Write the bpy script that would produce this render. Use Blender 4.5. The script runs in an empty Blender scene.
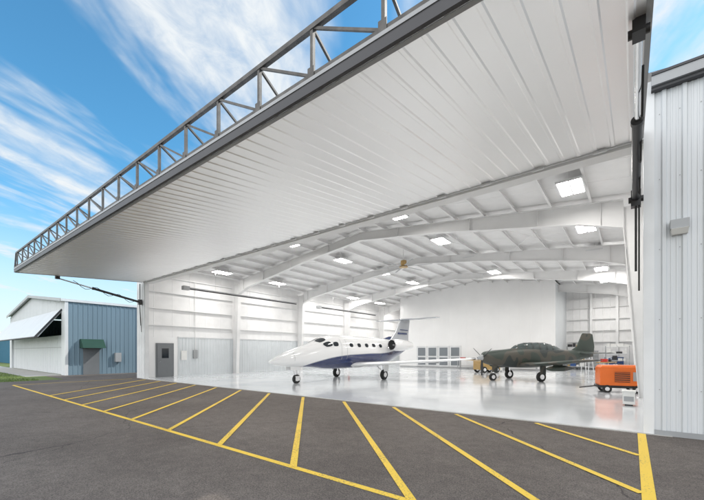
import bpy, math, random
import numpy as np
from mathutils import Vector
random.seed(4)
V=Vector
scene=bpy.context.scene
# ---------------------------------------------------------------- materials
def nodes(m):
    m.use_nodes=True
    nt=m.node_tree
    return nt, nt.nodes['Principled BSDF']
def mat(name,col,rough=.5,metal=0,var=.06,vscale=1.5,bump=0,bscale=40,coat=0,spec=.5,streak=False):
    m=bpy.data.materials.new(name); nt,b=nodes(m)
    b.inputs['Roughness'].default_value=rough; b.inputs['Metallic'].default_value=metal
    b.inputs['Coat Weight'].default_value=coat; b.inputs['Specular IOR Level'].default_value=spec
    tc=nt.nodes.new('ShaderNodeTexCoord')
    mp=nt.nodes.new('ShaderNodeMapping'); nt.links.new(tc.outputs['Object'],mp.inputs[0])
    if streak: mp.inputs['Scale'].default_value=(1,1,.12)
    n=nt.nodes.new('ShaderNodeTexNoise'); n.inputs['Scale'].default_value=vscale; n.inputs['Detail'].default_value=3
    nt.links.new(mp.outputs[0],n.inputs['Vector'])
    r=nt.nodes.new('ShaderNodeMapRange'); r.inputs[1].default_value=.3; r.inputs[2].default_value=.7
    r.inputs[3].default_value=1-var; r.inputs[4].default_value=1+var
    nt.links.new(n.outputs['Fac'],r.inputs[0])
    mx=nt.nodes.new('ShaderNodeVectorMath'); mx.operation='SCALE'; mx.inputs[0].default_value=col[:3]
    nt.links.new(r.outputs[0],mx.inputs['Scale']); nt.links.new(mx.outputs[0],b.inputs['Base Color'])
    if bump:
        n2=nt.nodes.new('ShaderNodeTexNoise'); n2.inputs['Scale'].default_value=bscale; n2.inputs['Detail'].default_value=2
        nt.links.new(tc.outputs['Object'],n2.inputs['Vector'])
        bp=nt.nodes.new('ShaderNodeBump'); bp.inputs['Strength'].default_value=bump; bp.inputs['Distance'].default_value=.02
        nt.links.new(n2.outputs['Fac'],bp.inputs['Height']); nt.links.new(bp.outputs[0],b.inputs['Normal'])
    return m
def emis(name,col,s):
    m=bpy.data.materials.new(name); nt,b=nodes(m)
    b.inputs['Emission Color'].default_value=(*col,1); b.inputs['Emission Strength'].default_value=s
    return m
def glass(name,col=(.02,.025,.03),rough=.05):
    m=mat(name,col,rough,0,.02); return m

M_white=mat('white_liner',(.82,.82,.82),.38,var=.025,vscale=.6)
M_soffit=mat('door_liner',(.95,.95,.95),.34,metal=.65,var=.025,vscale=.5)
M_steelw=mat('white_painted_steel',(.78,.78,.78),.45,var=.03)
M_vinyl=mat('vinyl_insulation',(.82,.82,.82),.55,var=.03,vscale=2,bump=.3,bscale=3)
M_side=mat('white_siding',(.60,.62,.64),.42,var=.04,vscale=1.2,streak=True)
M_lin2=mat('grey_liner',(.64,.67,.69),.4,var=.03)
M_blue=mat('bluegrey_siding',(.18,.26,.32),.45,var=.05,streak=True)
M_teal=mat('teal_siding',(.03,.17,.27),.5)
M_trim=mat('dark_trim',(.06,.06,.065),.5,.3)
M_trimw=mat('white_trim',(.68,.69,.70),.4)
M_trimg=mat('grey_trim',(.32,.33,.34),.45,.2)
M_steel=mat('truss_steel',(.10,.095,.09),.55,.4,var=.3,vscale=6)
M_black=mat('black_paint',(.02,.02,.022),.4)
M_rubber=mat('rubber',(.02,.02,.02),.8)
M_chrome=mat('chrome',(.7,.7,.7),.15,1)
M_gdoor=mat('grey_door',(.17,.18,.19),.45)
M_green=mat('green_canvas',(.012,.055,.038),.8)
M_roof=mat('roof_sheet',(.45,.47,.48),.4,.4)
M_glass=glass('dark_glass')
M_canopy=glass('canopy_glass',(.07,.09,.09),.06)
M_oglass=glass('office_glass',(.20,.22,.24),.08)
M_concrete=mat('concrete',(.42,.41,.39),.8,var=.1,bump=.2)
M_orange=mat('orange_paint',(.72,.15,.02),.35,var=.08)
M_red=mat('red_paint',(.5,.03,.02),.4)
M_gold=mat('brass_motor',(.45,.30,.12),.35,.6)
M_grayp=mat('grey_paint',(.35,.36,.37),.45)
M_fin=mat('fin_paint',(.40,.42,.45),.2,coat=.5,var=.02)
M_bluep=mat('blue_paint',(.03,.09,.28),.35)
M_jetw=mat('aircraft_white',(.80,.80,.80),.18,var=.01,coat=.6)
M_navy=mat('aircraft_navy',(.012,.03,.12),.15,coat=.7)
M_alum=mat('polished_aluminium',(.75,.75,.76),.2,1)
M_paper=mat('white_plastic',(.75,.75,.73),.5)
M_lamp=emis('led_panel',(1,.97,.93),66)

# ---------------------------------------------------------------- mesh builder
class MB:
    def __init__(s): s.v=[];s.f=[];s.m=[];s.mats=[]
    def mi(s,m):
        if m not in s.mats: s.mats.append(m)
        return s.mats.index(m)
    def poly(s,pts,m):
        b=len(s.v); s.v+= [tuple(p) for p in pts]; s.f.append(tuple(range(b,b+len(pts)))); s.m.append(s.mi(m))
    def grid(s,rows,m,closed=False):
        b=len(s.v); n=len(rows[0]); k=s.mi(m)
        for r in rows: s.v+=[tuple(p) for p in r]
        for i in range(len(rows)-1):
            for j in range(n if closed else n-1):
                j2=(j+1)%n
                s.f.append((b+i*n+j,b+i*n+j2,b+(i+1)*n+j2,b+(i+1)*n+j)); s.m.append(k)
    def box(s,x0,x1,y0,y1,z0,z1,m):
        s.hexa([(x0,y0,z0),(x1,y0,z0),(x1,y1,z0),(x0,y1,z0),(x0,y0,z1),(x1,y0,z1),(x1,y1,z1),(x0,y1,z1)],m)
    def hexa(s,p,m):
        b=len(s.v); s.v+=[tuple(q) for q in p]; k=s.mi(m)
        for f in ((0,3,2,1),(4,5,6,7),(0,1,5,4),(1,2,6,5),(2,3,7,6),(3,0,4,7)):
            s.f.append(tuple(b+i for i in f)); s.m.append(k)
    def beam(s,p,q,w,h,m,up=(0,0,1)):
        p,q,up=V(p),V(q),V(up); d=(q-p).normalized()
        a=d.cross(up)
        if a.length<1e-3: a=d.cross(V((1,0,0)))
        a.normalize(); u=a.cross(d)
        a*=w/2;u*=h/2
        s.hexa([p-a-u,p+a-u,q+a-u,q-a-u,p-a+u,p+a+u,q+a+u,q-a+u],m)
    def tube(s,p,q,r,m,r2=None,n=14):
        p,q=V(p),V(q); d=(q-p).normalized(); a=d.cross(V((0,0,1)))
        if a.length<1e-3: a=d.cross(V((1,0,0)))
        a.normalize(); u=a.cross(d); r2=r if r2 is None else r2
        R=[[c+(a*math.cos(t)+u*math.sin(t))*rr for t in [2*math.pi*i/n for i in range(n)]] for c,rr in ((p,r),(q,r2))]
        s.grid(R,m,True); s.poly(R[0],m); s.poly(R[1][::-1],m)
    def ribbed(s,a,b,c,d,n,pitch,rw,h,m,sl=.02,minor=0):
        a,b,c,d,n=V(a),V(b),V(c),V(d),V(n).normalized(); L=(b-a).length
        pr=[(0,0)]; x=pitch/2
        while x+rw/2+sl<L:
            pr+=[(x-rw/2-sl,0),(x-rw/2,h),(x+rw/2,h),(x+rw/2+sl,0)]
            if minor:
                for k in range(1,minor+1):
                    xx=x+rw/2+(pitch-rw)*k/(minor+1)
                    if xx+.03<L: pr+=[(xx-.02,0),(xx-.01,h*.25),(xx+.01,h*.25),(xx+.02,0)]
            x+=pitch
        pr.append((L,0))
        r0=[a.lerp(b,t/L)+n*k for t,k in pr]; r1=[c.lerp(d,t/L)+n*k for t,k in pr]
        s.grid([r0,r1],m)
    def build(s,name,parent=None,smooth=False,bevel=0):
        me=bpy.data.meshes.new(name); me.from_pydata(s.v,[],s.f)
        for m in s.mats: me.materials.append(m)
        me.polygons.foreach_set('material_index',s.m)
        if smooth: me.polygons.foreach_set('use_smooth',[True]*len(s.f))
        me.update(); o=bpy.data.objects.new(name,me); scene.collection.objects.link(o)
        if parent: o.parent=parent
        if smooth=='auto':
            try: me.set_sharp_from_angle(angle=math.radians(40))
            except Exception: pass
        if bevel:
            bv=o.modifiers.new('b','BEVEL'); bv.width=bevel; bv.segments=2; bv.limit_method='ANGLE'
        return o
def empty(name,loc=(0,0,0),rz=0,sc=1):
    e=bpy.data.objects.new(name,None); scene.collection.objects.link(e); e.location=loc; e.rotation_euler=(0,0,rz); e.scale=(sc,)*3; return e

# ---------------------------------------------------------------- layout constants
YF=9.4; XL=-23.7; XR=.18; XWL=-24.6; XWR=.62; YB=41.5; XM=-12.1; HZ=5.93
def zr(x): return 7.3+1.35*(1-abs(x-XM)/12.6)

# ---------------------------------------------------------------- ground
def ground_mat_grass():
    m=bpy.data.materials.new('grass_ground'); nt,b=nodes(m); b.inputs['Roughness'].default_value=.9
    tc=nt.nodes.new('ShaderNodeTexCoord'); n=nt.nodes.new('ShaderNodeTexNoise'); n.inputs['Scale'].default_value=.8; n.inputs['Detail'].default_value=6
    nt.links.new(tc.outputs['Object'],n.inputs['Vector'])
    cr=nt.nodes.new('ShaderNodeValToRGB'); cr.color_ramp.elements[0].color=(.06,.10,.02,1); cr.color_ramp.elements[1].color=(.15,.19,.045,1)
    cr.color_ramp.elements[0].position=.35; cr.color_ramp.elements[1].position=.65
    nt.links.new(n.outputs['Fac'],cr.inputs[0]); nt.links.new(cr.outputs[0],b.inputs['Base Color']); return m
def asphalt_mat():
    m=bpy.data.materials.new('asphalt'); nt,b=nodes(m); b.inputs['Roughness'].default_value=.82; b.inputs['Specular IOR Level'].default_value=.35
    tc=nt.nodes.new('ShaderNodeTexCoord'); L=nt.links.new
    def noise(sc,det=4,ro=.6):
        n=nt.nodes.new('ShaderNodeTexNoise'); n.inputs['Scale'].default_value=sc; n.inputs['Detail'].default_value=det; n.inputs['Roughness'].default_value=ro
        L(tc.outputs['Object'],n.inputs['Vector']); return n
    big=noise(.35); fine=noise(60,2,.7); mid=noise(5,3)
    c=nt.nodes.new('ShaderNodeValToRGB'); e=c.color_ramp.elements
    e[0].position=.3; e[0].color=(.100,.084,.074,1); e[1].position=.7; e[1].color=(.160,.138,.122,1)
    L(big.outputs['Fac'],c.inputs[0])
    r=nt.nodes.new('ShaderNodeMapRange'); r.inputs[1].default_value=.3;r.inputs[2].default_value=.7;r.inputs[3].default_value=.45;r.inputs[4].default_value=1.6
    L(fine.outputs['Fac'],r.inputs[0])
    r2=nt.nodes.new('ShaderNodeMapRange'); r2.inputs[1].default_value=.3;r2.inputs[2].default_value=.7;r2.inputs[3].default_value=.86;r2.inputs[4].default_value=1.14
    L(mid.outputs['Fac'],r2.inputs[0])
    mu=nt.nodes.new('ShaderNodeMath'); mu.operation='MULTIPLY'; L(r.outputs[0],mu.inputs[0]); L(r2.outputs[0],mu.inputs[1])
    wv=nt.nodes.new('ShaderNodeVectorMath'); wv.operation='MULTIPLY_ADD'; n3=noise(1.5,3)
    wv.inputs[1].default_value=(.5,.5,0); L(n3.outputs['Color'],wv.inputs[0]); L(tc.outputs['Object'],wv.inputs[2])
    vo=nt.nodes.new('ShaderNodeTexVoronoi'); vo.feature='DISTANCE_TO_EDGE'; vo.inputs['Scale'].default_value=.16; L(wv.outputs[0],vo.inputs['Vector'])
    vr=nt.nodes.new('ShaderNodeMapRange'); vr.inputs[1].default_value=.0008; vr.inputs[2].default_value=.0022; vr.inputs[3].default_value=.5; vr.inputs[4].default_value=1; L(vo.outputs['Distance'],vr.inputs[0])
    mu2=nt.nodes.new('ShaderNodeMath'); mu2.operation='MULTIPLY'; L(mu.outputs[0],mu2.inputs[0]); L(vr.outputs[0],mu2.inputs[1])
    s=nt.nodes.new('ShaderNodeVectorMath'); s.operation='SCALE'; L(c.outputs[0],s.inputs[0]); L(mu2.outputs[0],s.inputs['Scale'])
    L(s.outputs[0],b.inputs['Base Color'])
    bp=nt.nodes.new('ShaderNodeBump'); bp.inputs['Strength'].default_value=.6; bp.inputs['Distance'].default_value=.01
    L(fine.outputs['Fac'],bp.inputs['Height']); L(bp.outputs[0],b.inputs['Normal']); return m
def paint_mat():
    m=bpy.data.materials.new('yellow_line_paint'); nt,b=nodes(m); b.inputs['Roughness'].default_value=.7; L=nt.links.new
    tc=nt.nodes.new('ShaderNodeTexCoord')
    n=nt.nodes.new('ShaderNodeTexNoise'); n.inputs['Scale'].default_value=35; n.inputs['Detail'].default_value=4; L(tc.outputs['Object'],n.inputs['Vector'])
    n2=nt.nodes.new('ShaderNodeTexNoise'); n2.inputs['Scale'].default_value=1.2; L(tc.outputs['Object'],n2.inputs['Vector'])
    ad=nt.nodes.new('ShaderNodeMath'); ad.operation='MULTIPLY_ADD'; ad.inputs[1].default_value=.5; L(n2.outputs['Fac'],ad.inputs[0]); L(n.outputs['Fac'],ad.inputs[2])
    c=nt.nodes.new('ShaderNodeValToRGB'); e=c.color_ramp.elements
    e[0].position=.55; e[0].color=(.36,.26,.08,1); e[1].position=.68; e[1].color=(.84,.57,.06,1)
    L(ad.outputs[0],c.inputs[0]); L(c.outputs[0],b.inputs['Base Color']); return m
g=MB(); g.poly([(-3000,-3000,-.012),(3000,-3000,-.012),(3000,3000,-.012),(-3000,3000,-.012)],ground_mat_grass()); g.build('ground')
g=MB(); A=asphalt_mat()
g.poly([(-27.2,-8,-.004),(60,-8,-.004),(60,9.39,-.004),(-27.2,9.39,-.004)],A)
g.poly([(-32,6.2,-.004),(-27.2,6.2,-.004),(-27.2,60,-.004),(-32,60,-.004)],A)
g.poly([(-27.2,9.39,-.004),(XWL-.3,9.39,-.004),(XWL-.3,60,-.004),(-27.2,60,-.004)],A)
g.build('asphalt_apron')
g=MB(); g.poly([(-100,5.2,-.006),(-32,5.2,-.006),(-32,7.3,-.006),(-100,7.3,-.006)],M_concrete); g.build('concrete_pavement')
g=MB(); 
for i in range(-16,12):
    for j in range(8):
        g.poly([(i*7+.02,-8.02-j*7-6.98,-.003),(i*7+6.98,-8.02-j*7-6.98,-.003),(i*7+6.98,-8.02-j*7,-.003),(i*7+.02,-8.02-j*7,-.003)],M_concrete)
g.build('added_bounce_concrete')  # unseen slabs behind the camera, added to bounce sunlight onto door and walls
# lines
P=paint_mat(); g=MB(); zl=.0
def gline(p,q,w):
    p,q=V((*p,zl)),V((*q,zl)); d=(q-p).normalized(); a=V((-d.y,d.x,0))*w/2
    g.poly([p-a,q-a,q+a,p+a],P)
gline((-24.3,3.5),(.09,3.5),.10)
zl=.002
gline((.15,-8),(.15,9.3),.13)
zl=.004
x=-1.76
while x>-24:
    y1=9.15; x1=x; y0=3.5; x0=x+5.65
    if x0>.09: y0=9.15-(.09-x); x0=.09
    gline((x1,y1),(x0,y0),.105); x-=1.93
gline((-24.3,8.9),(-24.3,3.5),.1)
g.build('parking_lines')
g=MB(); gm=mat('grass_blades',(.12,.18,.04),.7,var=.35,vscale=2)
for i in range(9000):
    x=-27.4-random.random()**1.5*30; y=-3+random.random()*8.1
    h=.05+random.random()*.08; a=random.random()*6.28; w=.012
    g.poly([(x-w*math.cos(a),y-w*math.sin(a),-.01),(x+w*math.cos(a),y+w*math.sin(a),-.01),(x+random.uniform(-.04,.04),y+random.uniform(-.04,.04),h)],gm)
g.build('grass')

# ---------------------------------------------------------------- hangar
H=empty('aircraft_hangar')
def floor_mat():
    m=bpy.data.materials.new('white_epoxy_floor'); nt,b=nodes(m); L=nt.links.new
    tc=nt.nodes.new('ShaderNodeTexCoord'); n=nt.nodes.new('ShaderNodeTexNoise'); n.inputs['Scale'].default_value=.5; n.inputs['Detail'].default_value=6
    L(tc.outputs['Object'],n.inputs['Vector'])
    c=nt.nodes.new('ShaderNodeValToRGB'); e=c.color_ramp.elements; e[0].position=.3;e[1].position=.7
    e[0].color=(.74,.77,.80,1); e[1].color=(.82,.84,.86,1); L(n.outputs['Fac'],c.inputs[0]); L(c.outputs[0],b.inputs['Base Color'])
    r=nt.nodes.new('ShaderNodeMapRange'); r.inputs[3].default_value=.08; r.inputs[4].default_value=.22; L(n.outputs['Fac'],r.inputs[0]); L(r.outputs[0],b.inputs['Roughness'])
    b.inputs['Coat Weight'].default_value=.4; b.inputs['Coat Roughness'].default_value=.06
    return m
g=MB(); g.box(XWL,XWR,YF,YB,-.3,.012,floor_mat()); g.build('floor',H)
g=MB(); g.box(XL-.1,XWR,YF-.1,YF-.002,-.1,.008,M_concrete); g.build('threshold',H)
g=MB()
g.ribbed((XWL-.3,YF,-.1),(XWL-.3,YB,-.1),(XWL-.3,YF,zr(XWL)),(XWL-.3,YB,zr(XWL)),(-1,0,0),.3,.05,.03,M_side)
g.ribbed((XWL,YF+.3,2.65),(XWL,YB,2.65),(XWL,YF+.3,zr(XWL)),(XWL,YB,zr(XWL)),(1,0,0),1.2,.02,.01,M_vinyl)
g.ribbed((XWL+.02,11.85,0),(XWL+.02,YB,0),(XWL+.02,11.85,2.65),(XWL+.02,YB,2.65),(1,0,0),.23,.04,.02,M_lin2)
g.poly([(XWL+.005,YF+.25,0),(XWL+.005,11.85,0),(XWL+.005,11.85,2.65),(XWL+.005,YF+.25,2.65)],M_white)
g.box(XWL+.001,XWL+.06,11.85,YB,2.65,2.72,M_trimw)
for z in (3.4,4.5,5.6,6.6):
    for a,b in ((9.9,16),(16.4,22.8),(23.2,29.6),(30,36.4),(36.8,41.4)): g.box(XWL+.012,XWL+.17,a,b,z,z+.06,M_steelw)
g.build('side_wall_left',H)
g=MB(); g.box(XWL+.012,XWL+.07,10.4,11.55,0.012,2.25,M_gdoor); g.box(XWL+.07,XWL+.1,10.47,11.48,.03,2.17,M_gdoor)
g.box(XWL+.1,XWL+.104,10.75,11.2,1.25,1.9,M_glass); g.tube((XWL+.1,10.6,1.02),(XWL+.16,10.6,1.02),.03,M_chrome); g.build('personnel_door',H)
g=MB(); g.box(XWL+.07,XWL+.09,12.05,12.45,1.1,1.75,M_paper); g.box(XWL+.07,XWL+.15,12.9,13.2,1.2,1.8,M_grayp)
g.tube((XWL+.1,13.05,1.8),(XWL+.1,13.05,6.6),.02,M_steelw,n=6); g.build('wall_notices',H)
for y in (29.8,):
    g=MB(); X=XWL+.75; g.tube((X,y,.95),(X,y,1.4),.08,M_red); g.tube((X,y,1.4),(X,y,1.47),.08,M_red,.03); g.tube((X,y,1.47),(X,y,1.55),.025,M_black); g.tube((X,y,1.53),(X+.1,y,1.35),.012,M_black); g.box(X-.2,X-.08,y-.03,y+.03,1.0,1.3,M_red); g.build('fire_extinguisher',smooth='auto')
g=MB(); g.ribbed((XWR,YF+.3,0),(XWR,YB,0),(XWR,YF+.3,zr(XWR)),(XWR,YB,zr(XWR)),(-1,0,0),.3,.04,.02,M_white); g.build('side_wall_right',H)
g=MB()
for a,b in ((XWL,XM),(XM,XWR)):
    g.ribbed((a,YB,0),(b,YB,0),(a,YB,zr(a)),(b,YB,zr(b)),(0,-1,0),.6,.03,.02,M_vinyl)
    g.ribbed((a,YB+.25,-.1),(b,YB+.25,-.1),(a,YB+.25,zr(a)),(b,YB+.25,zr(b)),(0,1,0),.3,.05,.03,M_side)
for z in (2.6,3.7,4.8,5.9,6.8): g.box(-5,XWR-.1,YB-.2,YB-.03,z,z+.06,M_steelw)
for x in (-3.2,-1.2): g.box(x,x+.2,YB-.35,YB-.2,0.012,7.4,M_steelw)
g.build('back_wall',H)
g=MB()
for a,b,bo in ((XWL-.35,XM,XM),(XM,XWR+.05,XR+.02)):
    g.ribbed((a,YF+.02,zr(a)),(a,YB+.3,zr(a)),(b,YF+.02,zr(b)),(b,YB+.3,zr(b)),(0,0,-1),1.5,.015,.012,M_vinyl)
    g.ribbed((a,YF-.1,zr(a)+.25),(a,YB+.4,zr(a)+.25),(bo,YF-.1,zr(bo)+.25),(bo,YB+.4,zr(bo)+.25),(0,0,1),.6,.04,.05,M_roof)
g.box(XR+.022,XWR+.1,10.6,YB,7.1,7.52,M_trimw)
g.build('roof',H)
g=MB(); x=XWL+.9
while x<XWR-.2:
    if abs(x-XM)>.25:
        z=zr(x)-.03
        g.box(x,x+.02,YF+.25,YB-.03,z-.2,z,M_steelw); g.box(x+.02,x+.08,YF+.25,YB-.03,z-.2,z-.185,M_steelw)
    x+=1.32
g.build('roof_purlins',H)
def frame(y,full=True):
    g=MB(); top=lambda x: zr(x)-.24
    bot=[(-23.75,6.15),(-22.6,6.55),(-19,7.1),(-17,7.42),(XM,7.98),(-7.2,7.42),(-4.5,7.0),(-1.6,6.55),(-.25,6.15)]
    for (xa,za),(xb,zb) in zip(bot[:-1],bot[1:]):
        y0,y1=y-.012,y+.012
        g.hexa([(xa,y0,za),(xb,y0,zb),(xb,y1,zb),(xa,y1,za),(xa,y0,top(xa)),(xb,y0,top(xb)),(xb,y1,top(xb)),(xa,y1,top(xa))],M_steelw)
        g.hexa([(xa,y-.13,za-.02),(xb,y-.13,zb-.02),(xb,y+.13,zb-.02),(xa,y+.13,za-.02),(xa,y-.13,za),(xb,y-.13,zb),(xb,y+.13,zb),(xa,y+.13,za)],M_steelw)
        g.hexa([(xa,y-.13,top(xa)),(xb,y-.13,top(xb)),(xb,y+.13,top(xb)),(xa,y+.13,top(xa)),(xa,y-.13,top(xa)+.02),(xb,y-.13,top(xb)+.02),(xb,y+.13,top(xb)+.02),(xa,y+.13,top(xa)+.02)],M_steelw)
        xm=(xa+xb)/2; g.box(xm-.01,xm+.01,y-.12,y+.12,(za+zb)/2+.001,(top(xa)+top(xb))/2-.01,M_steelw)
    for s,xo,xi in ((-1,XWL+.18,-23.75),(1,XWR-.05,-.25)):
        xb=xo+(-s)*.38
        g.hexa([(min(xo,xb),y-.012,.012),(max(xo,xb),y-.012,.012),(max(xo,xb),y+.012,.012),(min(xo,xb),y+.012,.012),
                (min(xo,xi),y-.012,6.9),(max(xo,xi),y-.012,6.9),(max(xo,xi),y+.012,6.9),(min(xo,xi),y+.012,6.9)],M_steelw)
        g.beam((xb,y,.012),(xi,y,6.15),.26,.02,M_steelw,up=(1,0,0))
        g.beam((xi,y,6.15),(xi,y,7.0),.26,.02,M_steelw,up=(1,0,0))
        g.beam((xo,y,.012),(xo,y,7.0),.26,.02,M_steelw,up=(1,0,0))
        g.box(min(xo,xb)-.05,max(xo,xb)+.05,y-.16,y+.16,.013,.035,M_steelw)
    g.build('rigid_frame',H)
for y in (16.2,23,29.8,36.6): frame(y)
g=MB()
for a,b in ((16.2,23),(29.8,36.6)):
    for x0,x1 in ((-22,-18),(-18,-14),(-10,-6),(-6,-2)):
        g.tube((x0,a,zr(x0)-.3),(x1,b,zr(x1)-.3),.012,M_steelw,n=6); g.tube((x1,a,zr(x1)-.3),(x0,b,zr(x0)-.3),.012,M_steelw,n=6)
g.build('brace_rods',H)
g=MB()
g.box(XWL-.3,XL,YF,YF+.22,-.1,7.28,M_trimw)
g.ribbed((XWL-.3,YF-.01,0),(XL-.02,YF-.01,0),(XWL-.3,YF-.01,7.2),(XL-.02,YF-.01,7.2),(0,-1,0),.3,.04,.025,M_trimw)
g.box(XR,XR+.17,YF-.04,YF+.25,-.1,7.1,M_trimw)
for a,b in ((XWL-.3,XM),(XM,XR)):
    g.ribbed((a,YF+.03,HZ+.25),(b,YF+.03,HZ+.25),(a,YF+.03,zr(a)+.2),(b,YF+.03,zr(b)+.2),(0,-1,0),.3,.05,.03,M_side)
    g.poly([(a,YF+.2,HZ+.25),(b,YF+.2,HZ+.25),(b,YF+.2,zr(b)),(a,YF+.2,zr(a))],M_vinyl)
g.build('front_wall',H)
g=MB(); g.box(XL,XR,YF+.03,YF+.4,HZ,HZ+.26,M_steelw); g.box(XL,XR,YF-.05,YF+.028,HZ+.05,HZ+.2,M_trimw); g.build('door_header',H)
g=MB(); X1=18
g.ribbed((XR+.17,YF,-.1),(X1,YF,-.1),(XR+.17,YF,6.85),(X1,YF,6.85),(0,-1,0),.3,.055,.035,M_side,minor=2)
g.ribbed((X1,YF,-.1),(X1,YB,-.1),(X1,YF,6.85),(X1,YB,6.85),(1,0,0),.3,.05,.03,M_side)
g.box(XR+.12,X1+.1,YF-.14,YF+.05,6.85,6.91,M_trim)
g.box(XR+.12,X1+.1,YF-.20,YF+.05,6.913,7.10,M_trimg)
g.box(XR+.12,X1+.1,YF-.22,YF+.05,7.103,7.15,M_trim)
g.poly([(XWR,YF,7.12),(X1,YF,7.12),(X1,YB,7.0),(XWR,YB,7.0)],M_roof)
g.box(XR+.17,X1,YF-.05,YF-.037,-.1,.1,M_trimg)
for z in (.9,2.3,3.7,5.1,6.4):
    x=XR+.17+.08
    while x<4.5: g.box(x-.008,x+.008,YF-.008,YF-.001,z-.008,z+.008,M_trimg); x+=.3
g.build('annex',H)
g=MB(); x,z=.72,4.08
g.box(x-.14,x+.14,YF-.16,YF-.036,z-.05,z+.13,M_grayp); 
g.hexa([(x-.12,YF-.1,z-.15),(x+.12,YF-.1,z-.15),(x+.12,YF-.037,z-.15),(x-.12,YF-.037,z-.15),(x-.13,YF-.2,z-.052),(x+.13,YF-.2,z-.052),(x+.13,YF-.037,z-.052),(x-.13,YF-.037,z-.052)],M_paper)
g.build('wall_lamp',H,bevel=.008)
g=MB(); OX0,OX1,OY=-20.6,-5.2,35
def clipz(x): return zr(x)-.02
for a,b in ((OX0,XM),(XM,OX1)):
    g.ribbed((a,OY,0),(b,OY,0),(a,OY,clipz(a)),(b,OY,clipz(b)),(0,-1,0),.9,.02,.006,M_white)
g.poly([(OX1,OY,0),(OX1,YB,0),(OX1,YB,clipz(OX1)),(OX1,OY,clipz(OX1))],M_lin2)
g.poly([(OX0,OY,0),(OX0,YB,0),(OX0,YB,clipz(OX0)),(OX0,OY,clipz(OX0))],M_white)
g.box(OX0,OX1,OY-.03,OY-.01,.012,.14,M_grayp)
for k in range(4):
    x=-18.5+k*1.25
    g.box(x,x+1.2,OY-.06,OY-.01,.15,2.3,M_trimw); g.box(x+.16,x+1.04,OY-.075,OY-.062,.3,1.1,M_oglass); g.box(x+.16,x+1.04,OY-.075,OY-.062,1.25,2.12,M_oglass)
g.build('office_block',H)
for X in (-1.6,-8.4,-15.5,-22.3):
    for Y in (13.8,18.7,23.6,28.5,33.4,38.4):
        if OX0<X<OX1 and Y>33: continue
        g=MB(); z=zr(X)-.42
        g.box(X-.38,X+.38,Y-.62,Y+.62,z,z+.07,M_trimw)
        for s in (-1,1): g.poly([(X+s*.18-.15,Y-.58,z-.004),(X+s*.18+.15,Y-.58,z-.004),(X+s*.18+.15,Y+.58,z-.004),(X+s*.18-.15,Y+.58,z-.004)],M_lamp)
        for s in (-1,1): g.tube((X,Y+s*.5,z+.07),(X,Y+s*.5,z+.4),.008,M_chrome,n=6)
        g.build('ceiling_light',H)
g=MB()
for a,b in ((11.6,21),(24,33)):
    g.tube((-22.6,a,5.75),(-22.6,b,5.75),.04,M_black); g.beam((-22.6,a,5.83),(-22.6,b,5.83),.25,.02,M_grayp)
    g.box(-22.75,-22.45,a-.4,a,5.65,5.9,M_grayp)
    for t in (.2,.5,.8): g.tube((-22.6,a+(b-a)*t,5.85),(-22.6,a+(b-a)*t,7.2),.008,M_chrome,n=6)
g.build('tube_heater',H)
# ---------------------------------------------------------------- wing helper
def wing(g,secs,m,tdir=(0,0,1),cdir=(0,1,0),n=9,cap=True):
    rows=[]; td,cd=V(tdir),V(cdir)
    xs=[(1-math.cos(math.pi*i/n))/2 for i in range(n+1)]
    th=lambda x:5*(.2969*math.sqrt(x)-.126*x-.3516*x*x+.2843*x**3-.1036*x**4)
    for le,c,t in secs:
        le=V(le); up=[le+cd*(x*c)+td*(th(x)*t*c) for x in xs]; lo=[le+cd*(x*c)-td*(th(x)*t*c) for x in xs[1:-1]][::-1]
        rows.append(up+lo)
    g.grid(rows,m,True)
    if cap: g.poly(rows[-1],m); g.poly(rows[0][::-1],m)
F=empty('ceiling_fan',(-12.1,21,0)); g=MB()
g.tube((0,0,7.75),(0,0,8.6),.04,M_steelw); g.tube((0,0,7.5),(0,0,7.8),.2,M_gold); g.tube((0,0,7.36),(0,0,7.5),.3,M_gold,.22); g.build('motor',F,smooth='auto')
g=MB()
for k in range(6):
    a=k*math.pi/3+.3; d=V((math.cos(a),math.sin(a),0)); c=V((-math.sin(a),math.cos(a),0))
    wing(g,[(d*.2-c*.08+V((0,0,7.43)),.16,.12),(d*1.9-c*.07+V((0,0,7.43)),.14,.1)],M_grayp,tdir=(0,0,1),cdir=tuple(c),n=5)
g.build('blades',F)

# ---------------------------------------------------------------- big hydraulic door
D=empty('hydraulic_hangar_door')
HL,HR=-23.95,.12; YO=3.54
def zo(x): return 5.60+(x-HL)/(HR-HL)*(5.17-5.60)
zh=6.0; YH=YF-.09
pL0,pR0=V((HL,YO,zo(HL))),V((HR,YO,zo(HR))); pL1,pR1=V((HL,YH,zh)),V((HR,YH,zh))
g=MB(); T=.12; up=V((0,0,T))
g.ribbed(pL0,pR0,pL1,pR1,(0,0,-1),.305,.05,.014,M_soffit,sl=.02)
g.ribbed(pL0+up,pR0+up,pL1+up,pR1+up,(0,0,1),.305,.05,.03,M_side)
g.build('panel_skins',D)
g=MB()
g.beam(pL0+V((0,-.03,T/2-.01)),pR0+V((0,-.03,T/2-.01)),.05,T+.02,M_trim)
g.beam(pL0+V((0,-.035,T+.03)),pR0+V((0,-.035,T+.03)),.06,.05,M_trimg)
g.beam(pL0+V((0,.04,-.02)),pR0+V((0,.04,-.02)),.06,.01,M_trimg)
for a,b,s in ((pL0,pL1,-1),(pR0,pR1,1)): g.beam(a+V((s*.03,0,T/2)),b+V((s*.03,0,T/2)),.06,T+.04,M_grayp)
g.beam(pL1+V((0,.03,T/2)),pR1+V((0,.03,T/2)),.05,T,M_trimw)
g.build('edge_trim',D)
g=MB(); hT=.76
def bt(x): return V((x,YO-.02,zo(x)+T+.09))
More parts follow.
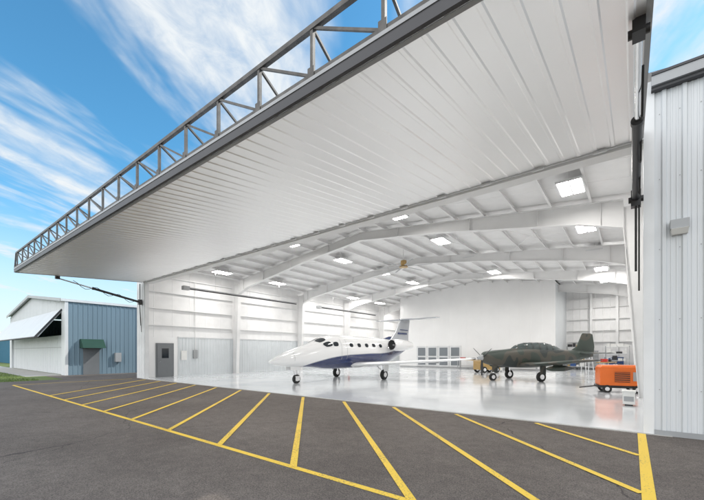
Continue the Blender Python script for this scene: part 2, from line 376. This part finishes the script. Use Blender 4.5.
def tp(x): return V((x,YO-.02,zo(x)+T+hT))
g.beam(bt(HL),bt(HR),.06,.06,M_steel); g.beam(tp(HL+.3),tp(HR),.07,.07,M_steel)
x=-2.29+1.17*2; xs=[]
while x>HL: xs.append(x); x-=1.17
for i,x in enumerate(xs):
    g.beam(bt(x),tp(x),.05,.05,M_steel,up=(1,0,0))
    if i>0: g.beam(tp(x),bt(xs[i-1]),.035,.035,M_steel)
    g.beam(tp(x),V((x,YO+1.0,zo(x)+T+.13)),.035,.035,M_steel)
    g.box(x-.06,x+.06,YO-.06,YO-.055,zo(x)+T+.06,zo(x)+T+.2,M_steel)
g.beam(bt(HL),tp(HL+.3),.06,.06,M_steel)
g.beam(V((HL,YO+1.0,zo(HL)+T+.13)),V((HR,YO+1.0,zo(HR)+T+.13)),.07,.07,M_steel)
g.build('truss',D)
g=MB(); x=HL+.6
while x<HR: g.box(x-.12,x+.12,YF-.13,YF-.06,5.93,5.975,M_trimw); x+=1.2
g.build('hinges',D)
for X,nm in ((HL-.12,'hydraulic_cylinder_a'),(HR-.06,'hydraulic_cylinder_b')):
    g=MB(); a=V((X,YF-.12,4.75)); zt=zo(X)+ (5.2-YO)/(YH-YO)*(zh-zo(X))-.12; b=V((X,5.2,zt)); m=a.lerp(b,.6)
    g.tube(a,m,.065,M_black); g.tube(m,m+(b-m).normalized()*.08,.08,M_black); g.tube(m,b,.035,M_chrome)
    g.box(X-.06,X+.06,5.1,5.3,zt-.05,zt+.12,M_black); g.box(X-.08,X+.08,YF-.24,YF-.06,4.6,4.92,M_black)
    g.tube((X-.1,5.2,zt),(X+.1,5.2,zt),.05,M_black); g.tube((X-.12,YF-.15,4.75),(X+.12,YF-.15,4.75),.06,M_black)
    g.tube(a+V((0,-.05,-.15)),V((X,YF-.1,3.3)),.02,M_rubber,n=8); g.tube(a+V((.05,-.05,-.15)),V((X+.05,YF-.08,2.9)),.015,M_rubber,n=8)
    hp=[a+V((.05,-.1-(4.0-.1)*t*.85,.1+(zt-4.75)*t*.85-.28*math.sin(math.pi*t*3)**2)) for t in [i/18 for i in range(19)]]
    for p,q in zip(hp[:-1],hp[1:]): g.tube(p,q,.014,M_rubber,n=6)
    g.tube(V((X,YF-.15,4.95)),V((X,YF-.15,5.9)),.03,M_black,n=8)
    g.build(nm,D,smooth='auto')

# ---------------------------------------------------------------- aircraft
class Fus:
    def __init__(s,secs,e=2.2,sm=.35): s.a=np.array(secs,float); s.e=e; s.sm=sm
    def par(s,y):
        L=s.a[-1,0]; w=min(s.sm,y*.6,(L-y)*.6)
        ys=np.linspace(y-w,y+w,9)
        return [float(np.mean(np.interp(ys,s.a[:,0],s.a[:,k]))) for k in (1,2,3)]
    def pt(s,y,th,off=0):
        zc,w,h=s.par(y); c,q=math.cos(th),math.sin(th); p=2/s.e
        x=(w+off)*math.copysign(abs(q)**p,q); z=(h+off)*math.copysign(abs(c)**p,c)
        return V((x,y,zc+z))
    def mesh(s,g,m,n=36,ny=70):
        L=s.a[-1,0]; ys=[L*(.5-.5*math.cos(math.pi*i/ny)) for i in range(ny+1)]
        ys[0]=.001; ys[-1]=L-.001
        rows=[[s.pt(y,2*math.pi*j/n) for j in range(n)] for y in ys]
        g.grid(rows,m,True); g.poly(rows[0],m); g.poly(rows[-1][::-1],m)
    def patch(s,g,m,yc,tc,dy,dt,off=.012,n=8,shear=0,sq=False):
        rows=[]
        for i in range(n+1):
            r=[]
            for j in range(n+1):
                a,b=-1+2*i/n,-1+2*j/n
                if sq: u,v=a,b
                else: u,v=a*math.sqrt(1-b*b*.35),b*math.sqrt(1-a*a*.35)
                r.append(s.pt(yc+u*dy+v*shear,tc+v*dt,off))
            rows.append(r)
        g.grid(rows,m)
def wheel(g,c,r,w,ax=(1,0,0)):
    c=V(c);ax=V(ax)
    g.tube(c-ax*w/2,c-ax*w*.3,r*.86,M_rubber,r,n=24); g.tube(c-ax*w*.3,c+ax*w*.3,r,M_rubber,n=24); g.tube(c+ax*w*.3,c+ax*w/2,r,M_rubber,r*.86,n=24)
    g.tube(c-ax*(w/2+.008),c+ax*(w/2+.008),r*.5,M_alum,n=18)

def jet_paint():
    m=bpy.data.materials.new('jet_livery'); nt,b=nodes(m); L=nt.links.new
    b.inputs['Roughness'].default_value=.16; b.inputs['Coat Weight'].default_value=.6
    tc=nt.nodes.new('ShaderNodeTexCoord'); sp=nt.nodes.new('ShaderNodeSeparateXYZ'); L(tc.outputs['Object'],sp.inputs[0])
    fc=nt.nodes.new('ShaderNodeFloatCurve')
    mr=nt.nodes.new('ShaderNodeMath'); mr.operation='DIVIDE'; mr.inputs[1].default_value=13; L(sp.outputs['Y'],mr.inputs[0])
    L(mr.outputs[0],fc.inputs['Value'])
    cv=fc.mapping.curves[0]; pts=[(0,.12),(.12,.26),(.2,.37),(.33,.47),(.5,.51),(.7,.54),(.8,.64),(.88,.82),(1,.99)]
    cv.points[0].location=pts[0]; cv.points[1].location=pts[-1]
    for p in pts[1:-1]: cv.points.new(*p)
    fc.mapping.update()
    z3=nt.nodes.new('ShaderNodeMath'); z3.operation='MULTIPLY'; z3.inputs[1].default_value=1/3; L(sp.outputs['Z'],z3.inputs[0])
    d=nt.nodes.new('ShaderNodeMath'); d.operation='SUBTRACT'; L(z3.outputs[0],d.inputs[0]); L(fc.outputs[0],d.inputs[1])
    c=nt.nodes.new('ShaderNodeValToRGB'); c.color_ramp.interpolation='CONSTANT'; e=c.color_ramp.elements
    e[0].position=0; e[0].color=(.012,.025,.10,1); e[1].position=.5; e[1].color=(.42,.44,.47,1)
    k=c.color_ramp.elements.new(.510); k.color=(.80,.80,.80,1)
    a=nt.nodes.new('ShaderNodeMath'); a.inputs[1].default_value=.5; L(d.outputs[0],a.inputs[0]); L(a.outputs[0],c.inputs[0]); L(c.outputs[0],b.inputs['Base Color'])
    return m
J=empty('business_jet',(-13.95,11.15,0),-.045)
F1=Fus([(0,1.16,.02,.02),(.12,1.16,.12,.10),(.4,1.19,.23,.20),(1,1.27,.43,.37),(1.8,1.37,.60,.53),(2.5,1.46,.70,.63),(2.9,1.52,.74,.72),(3.5,1.61,.80,.90),(4.1,1.65,.84,.97),(5,1.65,.85,.97),(8.3,1.65,.85,.97),(9.5,1.70,.74,.87),(10.8,1.88,.5,.62),(12,2.06,.28,.38),(12.8,2.16,.1,.18),(12.95,2.18,.04,.08)])
g=MB(); F1.mesh(g,jet_paint()); g.build('fuselage',J,smooth=True)
g=MB()
for s in (1,-1):
    F1.patch(g,M_glass,3.18,s*.36,.26,.30,.012,shear=.05)
    F1.patch(g,M_glass,3.42,s*1.0,.27,.20,.012,shear=.10)
    F1.patch(g,M_glass,3.98,s*1.10,.20,.15,.012)
    for k in range(5): F1.patch(g,M_glass,5.25+k*.72,s*1.17,.16,.13,.01)
    F1.patch(g,M_grayp,4.4,s*1.35,.010,.62,.006,sq=True); F1.patch(g,M_grayp,4.85,s*1.35,.010,.62,.006,sq=True)
    F1.patch(g,M_grayp,1.25,s*1.3,.008,.5,.006,sq=True)
g.build('windows',J,smooth=True)
g=MB()
for s in (1,-1):
    wing(g,[((s*.5,5.5,.88),2.5,.14),((s*1.2,5.75,.93),2.1,.13),((s*4,6.3,1.1),1.55,.12),((s*7.1,6.95,1.3),.95,.11),((s*7.2,7.2,1.31),.6,.08)],M_jetw)
    wing(g,[((s*.05,11.6,4.05),1.35,.1),((s*2.6,12.15,4.1),.75,.09)],M_fin)
wing(g,[((0,9.9,2.3),2.9,.09),((0,10.9,3.0),1.9,.09),((0,11.7,4.12),1.3,.09)],M_fin,tdir=(1,0,0))
g.build('wings_and_tail',J,smooth='auto')
g=MB(); wing(g,[((0,8.6,2.35),2.2,.05),((0,10.2,2.75),1.0,.05)],M_navy,tdir=(1,0,0)); 
for s in (1,-1): g.box(s*4.2-.9,s*4.2+.9,7.78,7.8,1.02,1.16,M_grayp)
for s in (1,-1):
    g.box(s*.10-.012,s*.10+.012,11.5,12.55,3.25,3.31,M_navy); g.box(s*.115-.012,s*.115+.012,11.2,12.4,2.95,3.08,M_navy)
g.build('dorsal_fin',J)
for s in (1,-1):
    E=Fus([(0,0,.30,.30),(.1,0,.36,.36),(.8,0,.41,.41),(1.6,0,.36,.36),(2.3,0,.25,.25)],2,.2)
    g=MB(); n=28
    ys=[0,.03,.08,.2,.5,.9,1.3,1.8,2.3]
    rows=[[E.pt(y,2*math.pi*j/n)+V((s*1.28,8.7,2.12)) for j in range(n)] for y in ys]; g.grid(rows,M_jetw,True)
    c=V((s*1.28,0,2.12)); g.grid([[V((c.x+.29*math.cos(t),yy,c.z+.29*math.sin(t))) for t in [2*math.pi*j/n for j in range(n)]] for yy in (8.7,9.0)],M_alum,True)
    g.grid([[V((c.x+rr*math.cos(t),yy,c.z+rr*math.sin(t))) for t in [2*math.pi*j/n for j in range(n)]] for yy,rr in ((8.70,.30),(8.66,.325),(8.70,.35))],M_alum,True)
    g.poly([V((c.x+.29*math.cos(t),9.0,c.z+.29*math.sin(t))) for t in [2*math.pi*j/n for j in range(n)]],M_black)
    g.tube((c.x,8.8,c.z),(c.x,9,c.z),.01,M_alum,.1); g.tube((c.x,10.9,c.z),(c.x,11.15,c.z),.2,M_black,.15)
    wing(g,[((s*.55,9.1,1.98),1.5,.12),((s*1.0,9.1,2.08),1.5,.12)],M_jetw)
    g.build('engine',J,smooth='auto')
g=MB()
wheel(g,(0,1.75,.24),.24,.16); g.tube((0,1.75,.24),(0,1.6,1.1),.045,M_alum); g.box(-.12,-.1,1.6,1.9,.15,.4,M_alum); g.box(.1,.12,1.6,1.9,.15,.4,M_alum)
g.box(-.2,-.18,1.2,1.9,.72,1.02,M_jetw); g.box(.18,.2,1.2,1.9,.72,1.02,M_jetw); g.tube((0,1.2,1.05),(0,1.7,.5),.02,M_alum)
for s in (1,-1):
    wheel(g,(s*1.95,6.9,.3),.3,.2); g.tube((s*1.85,6.9,.3),(s*1.85,6.85,1.0),.06,M_alum); g.beam((s*2.12,6.9,.5),(s*2.12,6.9,1.0),.02,.45,M_jetw,up=(0,1,0)); g.tube((s*1.85,6.9,.5),(s*1.2,6.9,.95),.025,M_alum)
g.build('landing_gear',J,smooth='auto')

def camo():
    m=bpy.data.materials.new('camouflage_paint'); nt,b=nodes(m); L=nt.links.new; b.inputs['Roughness'].default_value=.5
    tc=nt.nodes.new('ShaderNodeTexCoord'); n=nt.nodes.new('ShaderNodeTexNoise'); n.inputs['Scale'].default_value=.75; n.inputs['Detail'].default_value=1.5
    L(tc.outputs['Object'],n.inputs['Vector']); c=nt.nodes.new('ShaderNodeValToRGB'); c.color_ramp.interpolation='CONSTANT'; e=c.color_ramp.elements
    e[0].position=0; e[0].color=(.036,.050,.041,1); e[1].position=.5; e[1].color=(.068,.063,.05,1); k=e.new(.6); k.color=(.025,.032,.031,1)
    L(n.outputs['Fac'],c.inputs[0]); L(c.outputs[0],b.inputs['Base Color']); return m
CM=camo(); Tn=empty('camouflage_trainer_aircraft',(-6.75,20.6,0),-math.atan2(.6,.8)-.03,.93)
F2=Fus([(0,1.45,.2,.2),(.15,1.45,.36,.36),(.6,1.42,.45,.46),(1.6,1.4,.5,.55),(2.3,1.42,.52,.62),(3.2,1.45,.52,.66),(4.6,1.45,.48,.62),(6,1.5,.32,.45),(7.4,1.58,.16,.28),(8.3,1.62,.06,.16)],2.3,.25)
g=MB(); F2.mesh(g,CM); g.build('fuselage',Tn,smooth=True)
F3=Fus([(0,1.80,.05,.05),(.6,1.90,.30,.34),(1.2,1.94,.36,.44),(2.6,1.95,.36,.44),(3.4,1.88,.28,.34),(4.1,1.8,.05,.1)],2.3,.2)
g=MB(); n=24; rows=[[F3.pt(y,2*math.pi*j/n)+V((0,1.8,0)) for j in range(n)] for y in np.linspace(.01,4.09,26)]; g.grid(rows,M_canopy,True)
for y in (.55,1.1,1.6,2.1,2.6,3.1):
    g.grid([[F3.pt(yy,-1.7+3.4*j/16,.012)+V((0,1.8,0)) for j in range(17)] for yy in (y-.025,y+.025)],CM)
g.build('canopy',Tn,smooth=True)
g=MB()
for s in (1,-1):
    wing(g,[((s*.3,2.3,1.0),1.95,.15),((s*1.4,2.35,1.05),1.8,.14),((s*4.8,2.7,1.35),1.05,.12),((s*5.0,2.95,1.37),.6,.08)],CM)
    wing(g,[((s*.05,7.1,1.7),1.1,.09),((s*1.85,7.35,1.72),.7,.08)],CM)
wing(g,[((0,6.3,1.75),2.1,.05),((0,7.0,2.15),1.45,.09),((0,7.4,2.95),.9,.08),((0,7.5,3.02),.6,.05)],CM,tdir=(1,0,0))
g.build('wings_and_tail',Tn,smooth='auto')
g=MB(); g.tube((0,-.28,1.45),(0,-.1,1.45),.03,M_grayp,.15); g.tube((0,-.1,1.45),(0,.06,1.45),.15,M_grayp,.2)
for k in range(3):
    a=k*2.0944+.5; d=V((math.cos(a),0,math.sin(a))); c=V((-math.sin(a)*.8,.6,math.cos(a)*.8))
    wing(g,[(d*.1-c*.05+V((0,0,1.45)),.1,.3),(d*.6-c*.09+V((0,0,1.45)),.18,.12),(d*1.1-c*.05+V((0,0,1.45)),.1,.08)],M_black,tdir=tuple(d.cross(c)),cdir=tuple(c),n=5)
g.build('propeller',Tn,smooth='auto')
g=MB(); wheel(g,(0,.75,.24),.24,.15); g.tube((0,.75,.24),(0,.85,1.1),.04,M_alum); g.box(.14,.16,.6,1.0,.55,.95,CM)
for s in (1,-1): wheel(g,(s*1.45,3.0,.3),.3,.18); g.tube((s*1.4,3,.3),(s*1.4,3,1.05),.05,M_alum); g.beam((s*1.6,3,.45),(s*1.6,3,1.0),.02,.4,CM,up=(0,1,0))
g.build('landing_gear',Tn,smooth='auto')
for s in (1,-1):
    g=MB(); E=Fus([(0,0,.03,.03),(.3,0,.15,.15),(1.2,0,.17,.17),(1.9,0,.05,.05)],2,.15)
    rows=[[E.pt(y,2*math.pi*j/14)+V((s*2.6,2.3,.85)) for j in range(14)] for y in np.linspace(.01,1.89,14)]; g.grid(rows,CM,True); g.box(s*2.6-.03,s*2.6+.03,2.8,3.4,.98,1.15,CM); g.build('underwing_pod',Tn,smooth=True)

# ---------------------------------------------------------------- small objects
G=empty('ground_power_cart',(-.42,18.3,0),.25); g=MB()
g.box(-.75,.75,-.45,.45,.3,1.02,M_orange); g.hexa([(-.75,-.45,1.02),(.75,-.45,1.02),(.75,.45,1.02),(-.75,.45,1.02),(-.66,-.36,1.12),(.66,-.36,1.12),(.66,.36,1.12),(-.66,.36,1.12)],M_orange)
g.build('body',G,bevel=.02)
g=MB(); g.box(-.8,.8,-.4,.4,.2,.3,M_black); g.box(-.25,.25,-.47,-.451,.45,.85,M_black)
for k in range(5): g.box(-.25,.25,-.485,-.47,.48+k*.08,.51+k*.08,M_orange)
g.box(.35,.65,-.47,-.451,.5,.85,M_grayp)
for x in (-.5,.5):
    for y in (-.42,.42): wheel(g,(x,y,.16),.16,.1,ax=(0,1,0))
g.tube((-.8,0,.25),(-1.4,0,.15),.025,M_black); g.tube((.6,-.3,1.12),(.6,-.3,1.25),.03,M_black); g.build('chassis',G,smooth='auto')
g=MB(); g.box(-.15,.15,-.2,.2,.06,.42,M_paper); g.box(-.17,.17,-.22,.22,.42,.47,M_paper); g.box(-.1,.1,-.15,.15,.012,.06,M_black); g.box(-.12,.12,-.202,-.2,.15,.30,M_grayp)
o=g.build('plastic_bin',bevel=.01); o.location=(-.08,13.9,0)
def cabinet(x,y,w,d,h,m,rz=0,nd=4):
    e=empty('tool_cabinet',(x,y,0),rz); g=MB(); g.box(-w/2,w/2,-d/2,d/2,.12,h,m); g.build('body',e,bevel=.01)
    g=MB()
    for k in range(nd):
        z0=.15+(h-.2)*k/nd; z1=.15+(h-.2)*(k+1)/nd-.02
        g.box(-w/2+.03,w/2-.03,-d/2-.015,-d/2-.001,z0,z1,m); g.box(-w/2+.08,w/2-.08,-d/2-.04,-d/2-.016,z1-.05,z1-.03,M_chrome)
    for sx in (-1,1):
        for sy in (-1,1): wheel(g,(sx*(w/2-.1),sy*(d/2-.1),.072),.06,.04)
    g.build('drawers',e)
cabinet(-10.6,33.9,1.6,.6,1.1,M_grayp); cabinet(-3.4,40.6,1.8,.6,1.8,M_grayp); cabinet(-1.3,40.6,1.4,.6,1.2,M_bluep); cabinet(-9,31,1.0,.5,1.0,M_paper,.3)
def bench(x,y,rz):
    e=empty('workbench',(x,y,0),rz); g=MB(); g.box(-1.2,1.2,-.4,.4,.86,.92,M_gold)
    for sx in (-1,1):
        for sy in (-1,1): g.box(sx*1.1-.03,sx*1.1+.03,sy*.33-.03,sy*.33+.03,.012,.86,M_grayp)
    g.box(-1.1,1.1,-.3,.3,.3,.33,M_grayp); g.box(-.9,-.5,-.2,.2,.92,1.15,M_red); g.box(.2,.5,-.2,.1,.92,1.1,M_black); g.tube((.8,0,.92),(.8,0,1.2),.08,M_bluep)
    g.build('bench',e)
bench(-7.5,33.5,.1); bench(-1.5,33,1.4); bench(-12.2,33.8,0)
for x0 in (-4.9,.0-1.9):
    g=MB(); y0=39.0
    for sx in (0,1.7):
        for sy in (0,.5): g.box(x0+sx,x0+sx+.05,y0+sy,y0+sy+.05,.012,2.2,M_grayp)
    for z in (.3,.9,1.5,2.1):
        g.box(x0+.05,x0+1.7,y0,y0+.55,z,z+.03,M_trimw)
        x=x0+.1
        while x<x0+1.4:
            w=.15+random.random()*.3; h=.12+random.random()*.33
            g.box(x,x+w,y0+.05,y0+.45,z+.031,z+.03+h,random.choice([M_paper,M_grayp,M_gold,M_bluep,M_black,M_paper])); x+=w+.06
    g.build('shelving_rack')
e=empty('tow_tractor',(-9.2,29.2,0),.9); g=MB(); g.box(-.9,.9,-.5,.5,.25,.7,M_gold); g.box(-.9,-.1,-.5,.5,.7,.95,M_gold); g.box(.2,.6,-.3,.3,.7,.85,M_black); g.box(.6,.7,-.3,.3,.7,1.2,M_black); g.build('body',e,bevel=.03)
g=MB(); 
for x in (-.55,.55):
    for y in (-.5,.5): wheel(g,(x,y,.26),.25,.18,ax=(0,1,0))
g.tube((0,0,.9),(.15,0,1.15),.02,M_black); g.tube((.12,0,1.13),(.17,0,1.16),.17,M_black); g.build('wheels',e,smooth='auto')
e=empty('step_ladder',(-2.6,31.5,0),.4); g=MB()
for s in (-.25,.25): g.beam((s,-.5,.012),(s*.8,0,2.2),.04,.07,M_alum); g.beam((s,.6,.012),(s*.8,.05,2.2),.04,.05,M_alum)
for k in range(7): z=.28*(k+1); g.box(-.25,.25,-.5+z*.227-.05,-.5+z*.227+.05,z,z+.025,M_alum)
g.build('rails',e)

# ---------------------------------------------------------------- neighbour hangar
N=empty('metal_storage_building'); nx0,nx1,ny0,ny1=-52,-31.6,7.3,45; nm=(nx0+nx1)/2; ne,nr=5.3,6.5
g=MB()
g.ribbed((nx1,ny0,-.1),(nx1,ny1,-.1),(nx1,ny0,ne),(nx1,ny1,ne),(1,0,0),.3,.05,.035,M_blue)
g.ribbed((nx0,ny0,-.1),(nx0,ny1,-.1),(nx0,ny0,ne),(nx0,ny1,ne),(-1,0,0),.3,.05,.035,M_blue)
for a,b in ((nx0,nm),(nm,nx1)):
    za=ne if a==nx0 else nr; zb=nr if b==nm else ne
    g.ribbed((a,ny0,4.6),(b,ny0,4.6),(a,ny0,za),(b,ny0,zb),(0,-1,0),.3,.05,.03,M_side)
    g.poly([(a,ny1,0),(b,ny1,0),(b,ny1,zb),(a,ny1,za)],M_blue)
    g.ribbed((a,ny0-.3,za+.1),(a,ny1+.2,za+.1),(b,ny0-.3,zb+.1),(b,ny1+.2,zb+.1),(0,0,1),.6,.04,.04,M_roof)
    g.beam((a,ny0-.3,za+.05),(b,ny0-.3,zb+.05),.04,.22,M_trimg)
g.box(nx1-.9,nx1-.002,ny0-.05,ny0+.2,-.1,4.6,M_side); g.box(nx0,nx0+1,ny0-.05,ny0+.2,-.1,4.6,M_side)
g.box(nx1+.036,nx1+.12,ny0-.3,ny1,ne-.05,ne+.12,M_trimw)
g.box(nx1+.002,nx1+.06,ny0-.06,ny0+.12,-.1,ne-.06,M_trimw)
g.build('walls_and_roof',N)
g=MB(); 
g.ribbed((nx0+1,ny0+.1,0),(nx1-.9,ny0+.1,0),(nx0+1,ny0+.1,2.9),(nx1-.9,ny0+.1,2.9),(0,-1,0),.5,.04,.02,M_side)
g.hexa([(nx0+1,ny0-1.5,2.75),(nx1-.9,ny0-1.5,2.75),(nx1-.9,ny0-1.35,2.7),(nx0+1,ny0-1.35,2.7),(nx0+1,ny0-.05,4.75),(nx1-.9,ny0-.05,4.75),(nx1-.9,ny0+.08,4.75),(nx0+1,ny0+.08,4.75)],M_side)
g.beam((nx0+1,ny0-1.46,2.71),(nx1-.85,ny0-1.46,2.71),.22,.06,M_trim); g.beam((nx1-.87,ny0-1.5,2.72),(nx1-.87,ny0-.02,4.76),.03,.12,M_trim)
g.beam((nx0+1,ny0+.06,2.0),(nx1-.9,ny0+.06,2.0),.04,.04,M_grayp)
g.build('bifold_door',N)
g=MB(); ya,yb=8.1,9.5
g.box(nx1+.037,nx1+.08,ya+.2,yb-.2,0,2.1,M_gdoor)
g.hexa([(nx1+.037,ya,1.95),(nx1+.9,ya,1.95),(nx1+.9,yb,1.95),(nx1+.037,yb,1.95),(nx1+.037,ya,2.6),(nx1+.3,ya,2.6),(nx1+.3,yb,2.6),(nx1+.037,yb,2.6)],M_green)
g.build('awning',N)
g=MB(); g.box(nx1+.04,nx1+.16,12,12.12,0,ne-.06,M_trimw); g.box(nx1+.04,nx1+.3,10.3,10.7,.9,1.6,M_grayp); g.build('downspout',N)
N2=empty('teal_warehouse'); g=MB()
g.ribbed((-110,10,0),(-70,10,0),(-110,10,4.6),(-70,10,4.6),(0,-1,0),.5,.08,.05,M_teal)
g.ribbed((-70,10,0),(-70,40,0),(-70,10,4.6),(-70,40,4.6),(1,0,0),.5,.08,.05,M_teal)
g.poly([(-110,9.5,4.6),(-69.5,9.5,4.6),(-69.5,25,7),(-110,25,7)],M_teal); g.poly([(-110,40,4.6),(-69.5,40,4.6),(-69.5,25,7),(-110,25,7)],M_teal); g.poly([(-70,10,4.6),(-70,40,4.6),(-70,25,7)],M_teal)
g.box(-110,-69.9,9.3,9.45,4.4,4.7,M_trimw); g.box(-90,-80,9.85,9.94,0,3.8,M_white); g.build('walls_and_roof',N2)

# ---------------------------------------------------------------- world
W=bpy.data.worlds.new('World'); scene.world=W; W.use_nodes=True; nt=W.node_tree; L=nt.links.new
for n in list(nt.nodes): nt.nodes.remove(n)
out=nt.nodes.new('ShaderNodeOutputWorld'); bg=nt.nodes.new('ShaderNodeBackground'); L(bg.outputs[0],out.inputs[0])
EL=math.radians(40); AZ=math.radians(36)
sky=nt.nodes.new('ShaderNodeTexSky'); sky.sky_type='NISHITA'; sky.sun_disc=False; sky.sun_elevation=EL; sky.sun_rotation=AZ; sky.air_density=1.0; sky.dust_density=.3; sky.ozone_density=2.0
bg.inputs['Strength'].default_value=.15
tint=nt.nodes.new('ShaderNodeVectorMath'); tint.operation='MULTIPLY'; tint.inputs[1].default_value=(.72,1.45,1.55); L(sky.outputs[0],tint.inputs[0])
tc=nt.nodes.new('ShaderNodeTexCoord'); sp=nt.nodes.new('ShaderNodeSeparateXYZ'); L(tc.outputs['Generated'],sp.inputs[0])
mxz=nt.nodes.new('ShaderNodeMath'); mxz.operation='MAXIMUM'; mxz.inputs[1].default_value=0.0; L(sp.outputs['Z'],mxz.inputs[0])
adz=nt.nodes.new('ShaderNodeMath'); adz.inputs[1].default_value=.12; L(mxz.outputs[0],adz.inputs[0])
dv=nt.nodes.new('ShaderNodeVectorMath'); dv.operation='DIVIDE'; L(tc.outputs['Generated'],dv.inputs[0])
cb=nt.nodes.new('ShaderNodeCombineXYZ'); 
for k in range(3): L(adz.outputs[0],cb.inputs[k])
L(cb.outputs[0],dv.inputs[1])
def cloud(rot,scale,loc,nscale,det,rough,dist):
    mp=nt.nodes.new('ShaderNodeMapping'); mp.vector_type='POINT'
    r=nt.nodes.new('ShaderNodeMapping'); r.inputs['Rotation'].default_value=(0,0,rot); L(dv.outputs[0],r.inputs[0])
    L(r.outputs[0],mp.inputs[0]); mp.inputs['Scale'].default_value=scale; mp.inputs['Location'].default_value=loc
    n=nt.nodes.new('ShaderNodeTexNoise'); n.inputs['Scale'].default_value=nscale; n.inputs['Detail'].default_value=det; n.inputs['Roughness'].default_value=rough; n.inputs['Distortion'].default_value=dist
    L(mp.outputs[0],n.inputs['Vector']); return n
ROT=math.radians(-23)
n1=cloud(ROT,(2.2,.7,0),(3.3,1.03,0),1.0,5,.6,.3)
n2=cloud(ROT,(12,8,0),(0,0,0),1.0,5,.65,.5)
c1=nt.nodes.new('ShaderNodeMapRange'); c1.interpolation_type='SMOOTHSTEP'; c1.inputs[1].default_value=.41; c1.inputs[2].default_value=.60; L(n1.outputs['Fac'],c1.inputs[0])
c2=nt.nodes.new('ShaderNodeMapRange'); c2.inputs[1].default_value=.3; c2.inputs[2].default_value=.65; c2.inputs[3].default_value=.5; L(n2.outputs['Fac'],c2.inputs[0])
mu=nt.nodes.new('ShaderNodeMath'); mu.operation='MULTIPLY'; L(c1.outputs[0],mu.inputs[0]); L(c2.outputs[0],mu.inputs[1])
hz=nt.nodes.new('ShaderNodeMapRange'); hz.interpolation_type='SMOOTHSTEP'; hz.inputs[1].default_value=.0; hz.inputs[2].default_value=.36; hz.inputs[3].default_value=.9; hz.inputs[4].default_value=0; L(sp.outputs['Z'],hz.inputs[0])
mx2=nt.nodes.new('ShaderNodeMath'); mx2.operation='MAXIMUM'; L(mu.outputs[0],mx2.inputs[0]); L(hz.outputs[0],mx2.inputs[1])
# unseen bright cloud bank behind the camera, added to light the shaded front
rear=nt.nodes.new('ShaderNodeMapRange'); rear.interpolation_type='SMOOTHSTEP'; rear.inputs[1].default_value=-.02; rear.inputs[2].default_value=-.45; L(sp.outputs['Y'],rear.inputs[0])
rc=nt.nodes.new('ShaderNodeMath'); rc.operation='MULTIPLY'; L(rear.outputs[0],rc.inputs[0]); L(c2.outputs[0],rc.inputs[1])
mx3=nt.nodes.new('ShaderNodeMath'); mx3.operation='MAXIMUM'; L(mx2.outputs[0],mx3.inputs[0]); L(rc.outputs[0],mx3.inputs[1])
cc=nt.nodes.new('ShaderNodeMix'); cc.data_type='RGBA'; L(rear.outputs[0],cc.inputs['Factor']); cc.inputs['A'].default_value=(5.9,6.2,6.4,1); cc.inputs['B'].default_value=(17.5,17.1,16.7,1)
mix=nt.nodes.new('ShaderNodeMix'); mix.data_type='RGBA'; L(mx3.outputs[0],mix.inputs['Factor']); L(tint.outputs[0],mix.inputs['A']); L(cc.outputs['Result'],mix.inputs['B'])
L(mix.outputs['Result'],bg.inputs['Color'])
sl=bpy.data.lights.new('sun','SUN'); sl.energy=3.0; sl.angle=math.radians(.6); sl.color=(1,.95,.88)
so=bpy.data.objects.new('sun',sl); scene.collection.objects.link(so)
d=V((math.sin(AZ)*math.cos(EL),math.cos(AZ)*math.cos(EL),math.sin(EL))); so.rotation_euler=d.to_track_quat('Z','Y').to_euler(); so.location=(0,0,60)

# ---------------------------------------------------------------- camera
c=bpy.data.cameras.new('camera'); co=bpy.data.objects.new('camera',c); scene.collection.objects.link(co)
co.location=(0,0,1.65); co.rotation_euler=(math.radians(90),0,math.radians(38.2))
c.sensor_width=36; c.lens=356/704*36; c.shift_y=.145; c.clip_end=8000; c.clip_start=.05
scene.camera=co
scene.view_settings.view_transform='Standard'; scene.view_settings.look='None'; scene.view_settings.exposure=0
